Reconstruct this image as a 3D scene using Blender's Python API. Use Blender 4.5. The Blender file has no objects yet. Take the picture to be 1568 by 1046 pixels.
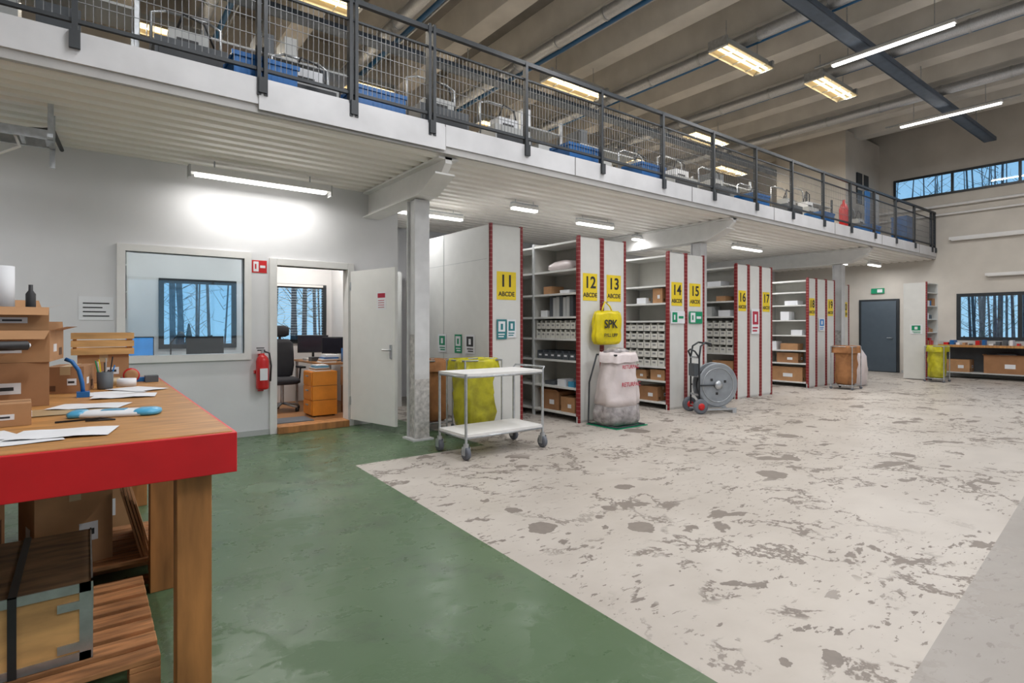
import bpy, bmesh, math, random
from mathutils import Matrix, Vector
random.seed(4)
R=random.random
def U(a,b): return a+(b-a)*R()
sc=bpy.context.scene
COL=sc.collection
sc.view_settings.view_transform='Standard'
sc.view_settings.exposure=-0.08

# ---------------- materials ----------------
MC={}
def M(name,color,rough=.5,metal=0.,var=.12,scale=6.,bump=0.,emit=0.,alpha=1.,stretch=None,spec=.5):
    if name in MC: return MC[name]
    m=bpy.data.materials.new(name); m.use_nodes=True; nt=m.node_tree; n=nt.nodes; L=nt.links
    p=n['Principled BSDF']
    tc=n.new('ShaderNodeTexCoord'); mp=n.new('ShaderNodeMapping'); L.new(tc.outputs['Object'],mp.inputs[0])
    if stretch: mp.inputs['Scale'].default_value=stretch
    nz=n.new('ShaderNodeTexNoise'); nz.inputs['Scale'].default_value=scale; nz.inputs['Detail'].default_value=5
    L.new(mp.outputs[0],nz.inputs['Vector'])
    cr=n.new('ShaderNodeValToRGB'); c=color
    cr.color_ramp.elements[0].position=.3; cr.color_ramp.elements[1].position=.7
    cr.color_ramp.elements[0].color=(c[0]*(1-var),c[1]*(1-var),c[2]*(1-var),1)
    cr.color_ramp.elements[1].color=(min(1,c[0]*(1+var)),min(1,c[1]*(1+var)),min(1,c[2]*(1+var)),1)
    L.new(nz.outputs[0],cr.inputs[0]); L.new(cr.outputs[0],p.inputs['Base Color'])
    p.inputs['Roughness'].default_value=rough; p.inputs['Metallic'].default_value=metal
    p.inputs['Specular IOR Level'].default_value=spec
    if bump:
        b=n.new('ShaderNodeBump'); b.inputs['Strength'].default_value=bump; b.inputs['Distance'].default_value=.02
        L.new(nz.outputs[0],b.inputs['Height']); L.new(b.outputs[0],p.inputs['Normal'])
    if emit:
        L.new(cr.outputs[0],p.inputs['Emission Color']); p.inputs['Emission Strength'].default_value=emit
    if alpha<1: p.inputs['Alpha'].default_value=alpha
    MC[name]=m; return m

white=M('painted_white',(.74,.73,.71),.5,var=.04)
wallw=M('wall_paint',(.68,.68,.69),.65,var=.04,scale=2)
wallb=M('wall_beige',(.58,.54,.48),.7,var=.06,scale=2)
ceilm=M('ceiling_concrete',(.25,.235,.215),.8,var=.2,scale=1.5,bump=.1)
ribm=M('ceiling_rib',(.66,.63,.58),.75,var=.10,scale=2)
deckm=M('deck_sheet',(.84,.81,.75),.42,var=.04,scale=2)
deckg=M('deck_gap_shade',(.20,.18,.16),.7)  # shade in the recesses between corrugations, put into the colour
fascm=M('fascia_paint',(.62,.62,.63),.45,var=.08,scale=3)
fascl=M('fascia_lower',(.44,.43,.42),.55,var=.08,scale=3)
shelfw=M('shelf_panel',(.66,.66,.63),.45,var=.03)
shelfg=M('shelf_grey',(.46,.47,.46),.45,var=.05)
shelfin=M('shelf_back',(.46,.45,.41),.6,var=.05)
dark=M('dark_steel',(.025,.03,.035),.45,var=.2)
black=M('black_plastic',(.02,.02,.022),.5,var=.2)
wire=M('wire_mesh',(.18,.185,.19),.4,.3)
steel=M('galvanised',(.50,.52,.54),.35,.8,var=.15,scale=20)
duct=M('duct_metal',(.55,.57,.60),.32,.75,var=.2,scale=30,stretch=(1,6,1),bump=.2)
bluepipe=M('blue_pipe',(.02,.13,.30),.4)
graytray=M('cable_tray_steel',(.11,.145,.20),.5,.3)
redp=M('red_paint',(.62,.010,.015),.38,var=.08)
redb=M('red_plastic',(.55,.015,.015),.3)
wood=M('table_wood',(.46,.225,.07),.45,var=.3,scale=5,stretch=(1,7,1))
wood2=M('pine_wood',(.40,.17,.05),.6,var=.35,scale=7,stretch=(2,2,.35))
palw=M('pallet_wood',(.42,.19,.075),.8,var=.45,scale=5,stretch=(1,7,3),bump=.3)
crw=M('crate_plywood',(.56,.32,.12),.65,var=.3,scale=4,stretch=(1,4,4))
crtop=M('crate_top_ply',(.17,.10,.05),.6,var=.5,scale=5,stretch=(1,4,4))
card=M('cardboard',(.33,.165,.075),.8,var=.12,scale=6)
card2=M('cardboard_light',(.42,.225,.105),.8,var=.12,scale=6)
cardd=M('cardboard_dark',(.12,.055,.025),.9)
paper=M('paper',(.74,.75,.77),.7,var=.03)
tapew=M('tape_tan',(.50,.37,.21),.3)
yellow=M('sign_yellow',(.78,.58,.02),.45,var=.05)
ybag=M('yellow_bag',(.70,.56,.005),.35,var=.18,scale=6,bump=.8)
ysack=M('yellow_sack',(.50,.46,.02),.25,var=.35,scale=7,bump=1.,alpha=.85)
brownb=M('brown_paper_bag',(.32,.14,.05),.75,var=.2,scale=8,bump=.6)
pinks=M('white_sack',(.70,.62,.61),.3,var=.06,scale=7,bump=.6,alpha=.95)
clears=M('clear_sack',(.40,.37,.37),.2,var=.4,scale=12,bump=.8,alpha=.88)
redtxt=M('print_red',(.42,.02,.05),.5)
green=M('sign_green',(.0,.26,.12),.4)
teal=M('sign_teal',(.03,.20,.22),.5)
blue=M('blue_plastic',(.01,.12,.36),.4)
bluel=M('blue_bright',(.02,.20,.55),.4)
orange=M('orange_laminate',(.72,.25,.02),.4,var=.1)
bluegrey=M('door_bluegrey',(.075,.10,.125),.4,var=.05)
rubber=M('rubber',(.12,.13,.15),.6)
binw=M('bin_white',(.64,.63,.57),.5,var=.04)
binl=M('bin_label',(.25,.25,.25),.6)
bing=M('bin_dark',(.08,.09,.10),.5)
lum=M('tube_emission',(1.,.98,.95),.5,var=.0,emit=6.)
lumw=M('warm_tube_emission',(1.,.80,.46),.5,var=.0,emit=2.6)
refl=M('reflector',(.75,.62,.38),.35,var=.05)
officefl=M('office_floor',(.33,.155,.06),.5,var=.2,stretch=(1,8,1))
screen=M('monitor_screen',(.02,.02,.03),.1)
screenb=M('monitor_screen_lit',(.05,.25,.6),.2,emit=.5)
darkframe=M('window_frame_dark',(.02,.025,.03),.4)
bark=M('bark',(.16,.15,.15),.9,var=.45)
pine=M('conifer_foliage',(.06,.10,.08),.9,var=.5,scale=2)
snow=M('outside_ground',(.22,.22,.14),.9,var=.3,scale=1)
blinds=M('blind_white',(.6,.7,.75),.5)
ltblue=M('packet_blue',(.08,.36,.58),.3)
fleece=M('office_fabric',(.03,.03,.035),.9)
shadowm=M('dark_groove',(.10,.09,.08),.8)
cm=M('column_paint',(.54,.54,.54),.5,var=.12,scale=4)
scuff=M('scuffed_paint',(.44,.42,.40),.6,var=.35,scale=18)
deskt=M('desk_top',(.42,.20,.07),.4)
glass=bpy.data.materials.new('window_glass'); glass.use_nodes=True
nt=glass.node_tree; nt.nodes.clear()
o=nt.nodes.new('ShaderNodeOutputMaterial'); mx=nt.nodes.new('ShaderNodeMixShader'); t=nt.nodes.new('ShaderNodeBsdfTransparent'); g=nt.nodes.new('ShaderNodeBsdfGlossy')
t.inputs[0].default_value=(.86,.93,.97,1); g.inputs['Roughness'].default_value=.02; mx.inputs[0].default_value=.07
nt.links.new(t.outputs[0],mx.inputs[1]); nt.links.new(g.outputs[0],mx.inputs[2]); nt.links.new(mx.outputs[0],o.inputs[0])

def perf():
    m=bpy.data.materials.new('perforated_upright'); m.use_nodes=True; nt=m.node_tree;n=nt.nodes;L=nt.links;p=n['Principled BSDF']
    tc=n.new('ShaderNodeTexCoord'); sp=n.new('ShaderNodeSeparateXYZ'); L.new(tc.outputs['Object'],sp.inputs[0])
    a=n.new('ShaderNodeMath');a.operation='MULTIPLY';a.inputs[1].default_value=16;L.new(sp.outputs['Z'],a.inputs[0])
    b=n.new('ShaderNodeMath');b.operation='FRACT';L.new(a.outputs[0],b.inputs[0])
    c=n.new('ShaderNodeMath');c.operation='GREATER_THAN';c.inputs[1].default_value=.76;L.new(b.outputs[0],c.inputs[0])
    x=n.new('ShaderNodeMixRGB');x.inputs[1].default_value=(.21,.010,.013,1);x.inputs[2].default_value=(.30,.09,.08,1);L.new(c.outputs[0],x.inputs[0])
    L.new(x.outputs[0],p.inputs['Base Color']);p.inputs['Roughness'].default_value=.45
    return m
perfm=perf()

def floormat():
    m=bpy.data.materials.new('epoxy_floor'); m.use_nodes=True; nt=m.node_tree;n=nt.nodes;L=nt.links;p=n['Principled BSDF']
    tc=n.new('ShaderNodeTexCoord'); sp=n.new('ShaderNodeSeparateXYZ'); L.new(tc.outputs['Object'],sp.inputs[0])
    def mt(op,a,b=None,clamp=False):
        q=n.new('ShaderNodeMath');q.operation=op;q.use_clamp=clamp
        for i,s in enumerate((a,b)):
            if s is None: continue
            if isinstance(s,(int,float)): q.inputs[i].default_value=s
            else: L.new(s,q.inputs[i])
        return q.outputs[0]
    def nzn(scale,detail=5,rough=.5,dist=0.,st=(1,1,1),off=0.,rot=0.):
        mp=n.new('ShaderNodeMapping'); L.new(tc.outputs['Object'],mp.inputs[0]); mp.inputs['Scale'].default_value=st
        mp.inputs['Location'].default_value=(off,off*1.3,0); mp.inputs['Rotation'].default_value=(0,0,rot)
        q=n.new('ShaderNodeTexNoise'); q.inputs['Scale'].default_value=scale;q.inputs['Detail'].default_value=detail;q.inputs['Roughness'].default_value=rough;q.inputs['Distortion'].default_value=dist
        L.new(mp.outputs[0],q.inputs['Vector']); return q
    def nz(*a,**k): return nzn(*a,**k).outputs[0]
    def step(v,e,w): return mt('DIVIDE',mt('SUBTRACT',v,e),w,True)
    def mix(f,a,b):
        q=n.new('ShaderNodeMixRGB'); L.new(f,q.inputs[0])
        for i,s in ((1,a),(2,b)):
            if isinstance(s,tuple): q.inputs[i].default_value=s+(1,)
            else: L.new(s,q.inputs[i])
        return q.outputs[0]
    X=sp.outputs['X'];Y=sp.outputs['Y']
    g1=mt('LESS_THAN',X,mt('ADD',mt('MULTIPLY',Y,.045),1.92))
    g2=mt('MULTIPLY',mt('GREATER_THAN',Y,5.44),mt('LESS_THAN',X,3.75))
    gm=mt('MAXIMUM',g1,g2)
    grey=mt('LESS_THAN',Y,mt('ADD',mt('MULTIPLY',X,.086),.58))
    low=nz(.7,3); med=nz(5,6,.6)
    wb=mix(med,(.385,.345,.305),(.50,.455,.405))
    wb=mix(step(low,.42,.25),wb,mix(med,(.45,.41,.365),(.56,.515,.465)))
    s1=mt('MULTIPLY',step(nz(2.0,5,.58,.35,off=7.7,st=(.75,1.2,1),rot=.5),.605,.012),step(nz(.6,2,off=53.1),.36,.08))
    wn=nzn(4.,4,.6,off=61.)
    ad=n.new('ShaderNodeMixRGB'); ad.blend_type='ADD'; ad.inputs[0].default_value=.22; L.new(tc.outputs['Object'],ad.inputs[1]); L.new(wn.outputs[1],ad.inputs[2])
    def spots(scale,mul,th):
        vo=n.new('ShaderNodeTexVoronoi'); vo.inputs['Scale'].default_value=scale; L.new(ad.outputs[0],vo.inputs['Vector'])
        sv=n.new('ShaderNodeSeparateXYZ'); L.new(vo.outputs['Color'],sv.inputs[0])
        return mt('LESS_THAN',vo.outputs['Distance'],mt('MULTIPLY',mt('SUBTRACT',sv.outputs['X'],th),mul))
    sp1=spots(1.5,.34,.30); sp2=spots(3.3,.34,.30)
    sp2=mt('MULTIPLY',sp2,step(nz(.8,2,off=71.),.42,.05))
    reg=step(nz(.5,2,off=3.1),.36,.12)
    cr=mt('ABSOLUTE',mt('SUBTRACT',nz(1.25,7,.66,.2,off=11.),.5))
    s2=mt('MULTIPLY',mt('SUBTRACT',1.,step(cr,.008,.010)),mt('MULTIPLY',step(nz(1.6,3,off=21.),.47,.04),reg))
    s3=mt('MULTIPLY',step(nz(17,4,.65,.2,off=2.,st=(.55,1.4,1),rot=.6),.61,.02),step(nz(.9,3,off=31.),.44,.06))
    s4=mt('MULTIPLY',step(nz(6,4,.65,.2,off=12.,st=(.6,1.4,1),rot=.7),.63,.015),step(nz(.7,2,off=37.),.42,.06))
    st=mt('MAXIMUM',mt('MAXIMUM',s1,mt('MAXIMUM',sp1,sp2)),mt('MAXIMUM',s2,mt('MAXIMUM',s3,s4)))
    st=mt('MULTIPLY',st,.88)
    wc=mix(st,wb,mix(nz(20,4),(.120,.098,.082),(.205,.172,.145)))
    sm=mt('MULTIPLY',step(nz(2,5,.6,off=41.,st=(.4,1,1)),.48,.3),.28)
    wc=mix(sm,wc,(.29,.25,.21))
    gc=mix(nz(1.2,5,.6,off=5.),(.062,.112,.052),(.092,.150,.076))
    gs=mt('MULTIPLY',step(nz(2.2,7,.7,.1,off=14.),.53,.14),.6)
    gc=mix(gs,gc,(.040,.054,.036))
    gs2=mt('MULTIPLY',step(nz(14.,7,.75,.1,off=19.),.60,.05),mt('MULTIPLY',step(nz(1.,2,off=9.),.52,.1),.4))
    gc=mix(gs2,gc,(.26,.30,.25))
    rc=mix(nz(1.5,6,.6),(.26,.235,.21),(.35,.32,.29))
    rc=mix(mt('MULTIPLY',mt('MAXIMUM',sp2,s3),.35),rc,(.15,.13,.115))
    c=mix(grey,wc,rc); c=mix(gm,c,gc)
    L.new(c,p.inputs['Base Color'])
    rr=mt('ADD',mt('MULTIPLY',med,.25),.17)
    rr=mt('ADD',rr,mt('MULTIPLY',mt('SUBTRACT',1.,gm),.12))
    rr=mt('ADD',rr,mt('MULTIPLY',st,.2)); L.new(rr,p.inputs['Roughness'])
    b=n.new('ShaderNodeBump'); b.inputs['Strength'].default_value=.12;b.inputs['Distance'].default_value=.01
    L.new(mt('ADD',mt('MULTIPLY',st,-.5),mt('MULTIPLY',nz(3,3),.6)),b.inputs['Height']); L.new(b.outputs[0],p.inputs['Normal'])
    return m
floorm=floormat()

# ---------------- mesh builder ----------------
class MB:
    def __init__(s,name): s.name=name;s.v=[];s.f=[];s.m=[];s.sm=[];s.mats=[];s.T=Matrix()
    def add(s,vs,fs,mat,smooth=False):
        o=len(s.v); s.v+=[s.T@Vector(v) for v in vs]
        if mat not in s.mats: s.mats.append(mat)
        i=s.mats.index(mat)
        for f in fs: s.f.append([o+k for k in f]); s.m.append(i); s.sm.append(smooth)
        return s
    def box(s,x0,x1,y0,y1,z0,z1,mat):
        return s.add([(x0,y0,z0),(x1,y0,z0),(x1,y1,z0),(x0,y1,z0),(x0,y0,z1),(x1,y0,z1),(x1,y1,z1),(x0,y1,z1)],
          [(0,3,2,1),(4,5,6,7),(0,1,5,4),(1,2,6,5),(2,3,7,6),(3,0,4,7)],mat)
    def cyl(s,p0,p1,r,mat,n=12,r2=None):
        p0=Vector(p0);p1=Vector(p1);r2=r if r2 is None else r2
        d=(p1-p0).normalized(); a=d.orthogonal().normalized(); b=d.cross(a)
        vs=[];
        for P,rr in ((p0,r),(p1,r2)):
            for i in range(n):
                t=2*math.pi*i/n; vs.append(P+a*rr*math.cos(t)+b*rr*math.sin(t))
        s.add(vs,[(i,(i+1)%n,n+(i+1)%n,n+i) for i in range(n)],mat,True)
        s.add(vs[:n],[tuple(range(n))[::-1]],mat); s.add(vs[n:],[tuple(range(n))],mat); return s
    def tube(s,pts,r,mat,n=8,closed=False):
        pts=[Vector(p) for p in pts]; N=len(pts); vs=[]; a=None
        for i,P in enumerate(pts):
            A=pts[(i-1)%N] if (closed or i>0) else P; B=pts[(i+1)%N] if (closed or i<N-1) else P
            d=(B-A).normalized()
            a=(d.orthogonal() if a is None else (a-d*a.dot(d))).normalized(); b=d.cross(a)
            for k in range(n):
                t=2*math.pi*k/n; vs.append(P+a*r*math.cos(t)+b*r*math.sin(t))
        fs=[]
        for i in range(N if closed else N-1):
            j=(i+1)%N
            for k in range(n): fs.append((i*n+k,i*n+(k+1)%n,j*n+(k+1)%n,j*n+k))
        if not closed: fs+= [tuple(range(n))[::-1],tuple((N-1)*n+k for k in range(n))]
        return s.add(vs,fs,mat,True)
    def prism(s,poly,ax,a,b,mat):
        def P(u,w,c): return {'x':(c,u,w),'y':(u,c,w),'z':(u,w,c)}[ax]
        n=len(poly); vs=[P(u,w,a) for u,w in poly]+[P(u,w,b) for u,w in poly]
        return s.add(vs,[tuple(range(n))[::-1],tuple(range(n,2*n))]+[(i,(i+1)%n,n+(i+1)%n,n+i) for i in range(n)],mat)
    def lathe(s,c,prof,mat,n=24,axis='z',smooth=True):
        vs=[]
        for r,z in prof:
            for i in range(n):
                t=2*math.pi*i/n; x,y=r*math.cos(t),r*math.sin(t)
                vs.append({'z':(c[0]+x,c[1]+y,c[2]+z),'y':(c[0]+x,c[1]+z,c[2]+y),'x':(c[0]+z,c[1]+x,c[2]+y)}[axis])
        fs=[(j*n+i,j*n+(i+1)%n,(j+1)*n+(i+1)%n,(j+1)*n+i) for j in range(len(prof)-1) for i in range(n)]
        fs+=[tuple(range(n))[::-1],tuple((len(prof)-1)*n+i for i in range(n))]
        return s.add(vs,fs,mat,smooth)
    def sack(s,c,rx,ry,prof,mat,n=28,amp=.06,sq=.6,seed=1,cap=True,sag=0.):
        rnd=random.Random(seed); ph=[rnd.uniform(0,6.28) for _ in range(8)]; vs=[]
        for k,(q,z) in enumerate(prof):
            for i in range(n):
                t=2*math.pi*i/n; cx,sy=math.cos(t),math.sin(t)
                cx=math.copysign(abs(cx)**sq,cx); sy=math.copysign(abs(sy)**sq,sy)
                w=1+amp*(math.sin(5*t+ph[0]+z*5)+.7*math.sin(9*t+ph[1]-z*9)+.5*math.sin(3*t+z*13+ph[2]))
                vs.append((c[0]+rx*q*cx*w,c[1]+ry*q*sy*w,c[2]+z+sag*math.sin(2*t+ph[3])*math.sin(z*3)+sag*.5*math.sin(7*t+ph[4])*(1 if k>1 else 0)))
        fs=[(j*n+i,j*n+(i+1)%n,(j+1)*n+(i+1)%n,(j+1)*n+i) for j in range(len(prof)-1) for i in range(n)]
        fs.append(tuple(range(n))[::-1])
        if cap: fs.append(tuple((len(prof)-1)*n+i for i in range(n)))
        return s.add(vs,fs,mat,True)
    def done(s,bevel=0.,origin=True):
        if origin:
            xs=[v.x for v in s.v];ys=[v.y for v in s.v];zs=[v.z for v in s.v]
            c=Vector(((min(xs)+max(xs))/2,(min(ys)+max(ys))/2,min(zs)))
        else: c=Vector((0,0,0))
        me=bpy.data.meshes.new(s.name); me.from_pydata([v-c for v in s.v],[],s.f)
        for m in s.mats: me.materials.append(m)
        for p,i,sm in zip(me.polygons,s.m,s.sm): p.material_index=i; p.use_smooth=sm
        bm=bmesh.new(); bm.from_mesh(me); bmesh.ops.recalc_face_normals(bm,faces=bm.faces); bm.to_mesh(me); bm.free()
        ob=bpy.data.objects.new(s.name,me); ob.location=c; COL.objects.link(ob)
        if bevel:
            b=ob.modifiers.new('bevel','BEVEL'); b.width=bevel; b.segments=2; b.limit_method='ANGLE'; b.angle_limit=.7
        return ob
def text(par,body,size,loc,facing,mat,name='lettering'):
    cu=bpy.data.curves.new(name,'FONT'); cu.body=body; cu.size=size; cu.align_x='CENTER'; cu.align_y='CENTER'; cu.extrude=.0008; cu.offset=size*.02
    ob=bpy.data.objects.new(name,cu); COL.objects.link(ob); cu.materials.append(mat)
    ob.parent=par; ob.location=Vector(loc)-par.location
    ob.rotation_euler={'-y':(math.pi/2,0,0),'-x':(math.pi/2,0,-math.pi/2)}[facing]
    return ob
def wall(name,ax,c0,c1,a0,a1,z0,z1,ops,mat):
    b=MB(name)
    A=sorted({a0,a1}|{v for o in ops for v in o[:2]}); Z=sorted({z0,z1}|{v for o in ops for v in o[2:]})
    for i in range(len(A)-1):
        for j in range(len(Z)-1):
            ca=(A[i]+A[i+1])/2;cz=(Z[j]+Z[j+1])/2
            if any(o[0]<ca<o[1] and o[2]<cz<o[3] for o in ops): continue
            if ax=='x': b.box(c0,c1,A[i],A[i+1],Z[j],Z[j+1],mat)
            else: b.box(A[i],A[i+1],c0,c1,Z[j],Z[j+1],mat)
    return b.done(origin=False)

# ---------------- shell ----------------
XW=19.6
b=MB('floor'); b.box(-4,XW+.2,-6,10.3,-.12,0,floorm); b.done(origin=False)
b=MB('outside_ground'); b.box(-30,60,-20,50,-.5,-.3,snow); b.done(origin=False)
wall('wall_north','y',7.7,7.85,-4,3.6,0,3.42,[(.36,1.60,1.06,2.26),(1.98,2.95,0,2.2)],wallw)
wall('wall_office_east','x',3.6,3.72,7.7,10.2,0,3.42,[],wallw)
wall('wall_storage_back','y',10.2,10.35,-4,XW,0,3.42,[(.9,2.0,1.05,2.15),(2.3,3.5,1.1,2.15)],wallw)
wall('wall_east','x',XW,XW+.2,-6,11.95,0,7.6,[(2.6,4.95,1.02,2.32),(-4.0,6.5,5.18,5.82)],wallb)
wall('wall_upper_north','y',11.8,11.95,-4,XW,3.3,7.6,[],wallb)
wall('wall_south','y',-6.2,-6,-4,XW,0,7.6,[(1,6,1.,3.),(8,14,1.,3.)],wallw)  # openings in this unseen wall are added to admit sky light
wall('wall_west','x',-4.2,-4,-6,11.95,0,7.6,[],wallw)
b=MB('wall_upper_block'); b.box(17.2,XW,6.9,8.9,3.66,7.0,wallb); b.box(17.9,18.7,6.86,6.9,5.0,5.9,darkframe); b.box(18.25,18.3,6.85,6.87,5.,5.9,wallb)
b.box(17.9,18.7,6.85,6.87,5.4,5.45,wallb); b.done(origin=False)
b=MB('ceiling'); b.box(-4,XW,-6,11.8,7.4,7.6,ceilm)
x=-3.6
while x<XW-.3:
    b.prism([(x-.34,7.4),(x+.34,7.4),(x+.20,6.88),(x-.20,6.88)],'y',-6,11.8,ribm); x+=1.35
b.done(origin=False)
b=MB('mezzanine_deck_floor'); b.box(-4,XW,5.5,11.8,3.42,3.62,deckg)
y=5.52
while y<10.1:
    b.prism([(y,3.42),(y+.01,3.36),(y+.03,3.33),(y+.13,3.33),(y+.15,3.36),(y+.16,3.42)],'x',-4,XW,deckm); y+=.21
b.done(origin=False)
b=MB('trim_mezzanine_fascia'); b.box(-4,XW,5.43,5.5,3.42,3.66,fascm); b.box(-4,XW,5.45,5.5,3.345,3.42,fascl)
for x in (1.25,3.2,5.2,7.8,10.4,13,15.6,18.2): b.box(x,x+.008,5.426,5.431,3.42,3.66,shadowm)
b.box(1.25,3.2,5.418,5.43,3.37,3.63,fascm)
b.done(origin=False)
for X in (3.3,9.2,15.2):
    yb=7.7 if X<4 else 10.2
    b=MB('deck_support_beam')
    b.prism([(5.52,3.33),(yb,3.33),(yb,2.98),(6.0,3.0),(5.62,3.16),(5.52,3.26)],'x',X-.045,X+.045,white)
    b.box(X-.13,X+.13,5.52,yb,3.305,3.33,white)
    b.prism([(6.0,3.0),(yb,2.98),(yb,2.96),(6.0,2.98),(5.60,3.15),(5.60,3.17)],'x',X-.13,X+.13,white)
    b.done(origin=False)
    b=MB('steel_column')
    b.box(X-.10,X+.10,6.15,6.168,0.02,2.96,cm); b.box(X-.10,X+.10,6.35,6.368,0.02,2.96,cm); b.box(X-.07,X+.07,6.168,6.35,0.02,2.96,cm)
    b.box(X-.099,X+.099,6.148,6.15,0.02,.75,scuff); b.box(X-.072,X-.07,6.17,6.348,.02,1.3,scuff)
    b.box(X-.14,X+.14,6.11,6.41,0,.02,cm); b.done()
posts=[-2.77,-1.42,-.065,1.28,2.14,3.03]; x=4.37
while x<19.5: posts.append(x); x+=1.35
posts.append(19.5)
b=MB('mezzanine_railing'); Y=5.47
for i,x in enumerate(posts):
    if x in (1.28,2.14,3.03):
        b.box(x-.045,x-.012,Y-.06,Y+.02,3.50,4.72,dark); b.box(x+.012,x+.045,Y-.06,Y+.02,3.50,4.72,dark)
    else: b.box(x-.02,x+.02,Y-.05,Y+.01,3.60,4.68,dark)
    b.box(x-.035,x+.035,Y-.075,Y-.045,3.52,3.66,dark)
b.box(-4,19.55,Y-.045,Y+.005,4.65,4.70,dark); b.box(-4,19.55,Y-.03,Y,4.47,4.49,dark)
b.box(-4,19.55,Y-.035,Y,3.73,3.76,dark)
x=-4
while x<19.5: b.box(x-.0025,x+.0025,Y-.018,Y-.013,3.75,4.48,wire); x+=.05
for z in (3.9,4.05,4.2,4.35): b.box(-4,19.5,Y-.022,Y-.018,z-.003,z+.003,wire)
b.done(origin=False)

def winframe(name,ax,c,a0,a1,z0,z1,fw,mat,mull=(),dep=.06,cd=-.02,glassm=glass):
    b=MB(name)
    def B(p0,p1,q0,q1,m,e=0.):
        if ax=='y': b.box(p0,p1,c+cd+e,c+cd+dep-e,q0,q1,m)
        else: b.box(c+cd+e,c+cd+dep-e,p0,p1,q0,q1,m)
    B(a0,a1,z0,z0+fw,mat);B(a0,a1,z1-fw,z1,mat);B(a0,a0+fw,z0+fw,z1-fw,mat);B(a1-fw,a1,z0+fw,z1-fw,mat)
    for q in mull: B(q-fw/2,q+fw/2,z0+fw,z1-fw,mat)
    B(a0+fw,a1-fw,z0+fw,z1-fw,glassm,dep/2-.004)
    return b.done(origin=False)
winframe('window_1','y',7.7,.28,1.68,.98,2.34,.08,white,dep=.10,cd=-.03)
winframe('window_2','y',10.2,.9,2.0,1.05,2.15,.07,darkframe)
winframe('window_3','y',10.2,2.3,3.5,1.1,2.15,.07,darkframe)
winframe('window_4','x',XW,2.6,4.95,1.02,2.32,.09,darkframe,mull=(3.6,),cd=-.04)
winframe('window_5','x',XW,-4.,6.5,5.18,5.82,.06,darkframe,mull=[6.5-1.45*i for i in range(1,8)],cd=-.04)
winframe('window_6','y',-6.2,1,6,1,3,.08,darkframe,mull=(3.5,))  # added window behind the camera, lets sky light in
winframe('window_7','y',-6.2,8,14,1,3,.08,darkframe,mull=(10,12))  # second added, unseen window for sky light
b=MB('trim_door_frame'); b.box(1.90,1.99,7.66,7.86,0,2.29,white);b.box(2.94,3.03,7.66,7.86,0,2.29,white);b.box(1.99,2.94,7.66,7.86,2.2,2.29,white)
b.done(.004,origin=False)
b=MB('trim_door_sill'); b.box(1.99,2.94,7.60,7.86,0,.09,wood2); b.done(.005,origin=False)
b=MB('door_1'); b.T=Matrix.Translation((2.96,7.62,0))@Matrix.Rotation(math.radians(-77),4,'Z')
dw=M('door_white',(.74,.74,.72),.4,var=.02)
b.box(0,.98,0,.045,.10,2.17,dw)
for sg in (-1,1):
    yy=-.012 if sg<0 else .045
    b.box(.88,.92,yy,yy+.012,.98,1.16,steel); y2=-.05 if sg<0 else .057
    b.cyl((.90,y2 if sg<0 else .045,1.09),(.90,0 if sg<0 else .095,1.09),.011,steel); b.cyl((.90,-.045 if sg<0 else .09,1.09),(.77,-.045 if sg<0 else .09,1.09),.011,steel)
b.box(.60,.80,-.002,0,1.62,1.86,paper); b.box(.62,.78,-.003,-.002,1.78,1.84,redtxt)
for k in range(4): b.box(.63,.76,-.003,-.002,1.65+k*.03,1.658+k*.03,redtxt)
for z in (.3,1.9): b.cyl((0,.0,z),(0,.0,z+.12),.012,steel)
b.done(.003)
b=MB('baseboard_north'); b.box(-4,1.90,7.685,7.7,0,.07,shelfg); b.box(3.03,3.6,7.685,7.7,0,.07,shelfg); b.done(origin=False)
b=MB('office_floor_platform'); b.box(-4,3.6,7.86,10.2,0,.08,officefl); b.done(origin=False)
b=MB('door_mat'); b.box(2.05,2.55,7.92,8.35,.08,.092,rubber); b.done()
b=MB('door_2'); b.box(XW-.05,XW,6.35,7.45,0,2.24,darkframe); b.box(XW-.07,XW-.05,6.42,7.38,0.02,2.18,bluegrey); b.cyl((XW-.07,6.52,1.05),(XW-.12,6.52,1.05),.01,steel); b.cyl((XW-.12,6.52,1.05),(XW-.12,6.65,1.05),.01,steel); b.done(.003)
b=MB('exit_sign'); b.box(XW-.06,XW,6.75,7.1,2.42,2.58,green); b.box(XW-.063,XW-.06,6.79,6.93,2.45,2.55,paper); b.done()
b=MB('trim_east_pipes'); b.cyl((XW-.08,7,4.85),(XW-.08,-6,4.85),.04,white); b.cyl((XW-.08,7,4.6),(XW-.08,-6,4.6),.03,white); b.box(XW-.12,XW,-6,5.3,.92,.98,white); b.done(origin=False)
b=MB('baseboard_east'); b.box(XW-.015,XW,-6,6.3,0,.08,shelfg); b.done(origin=False)

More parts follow.
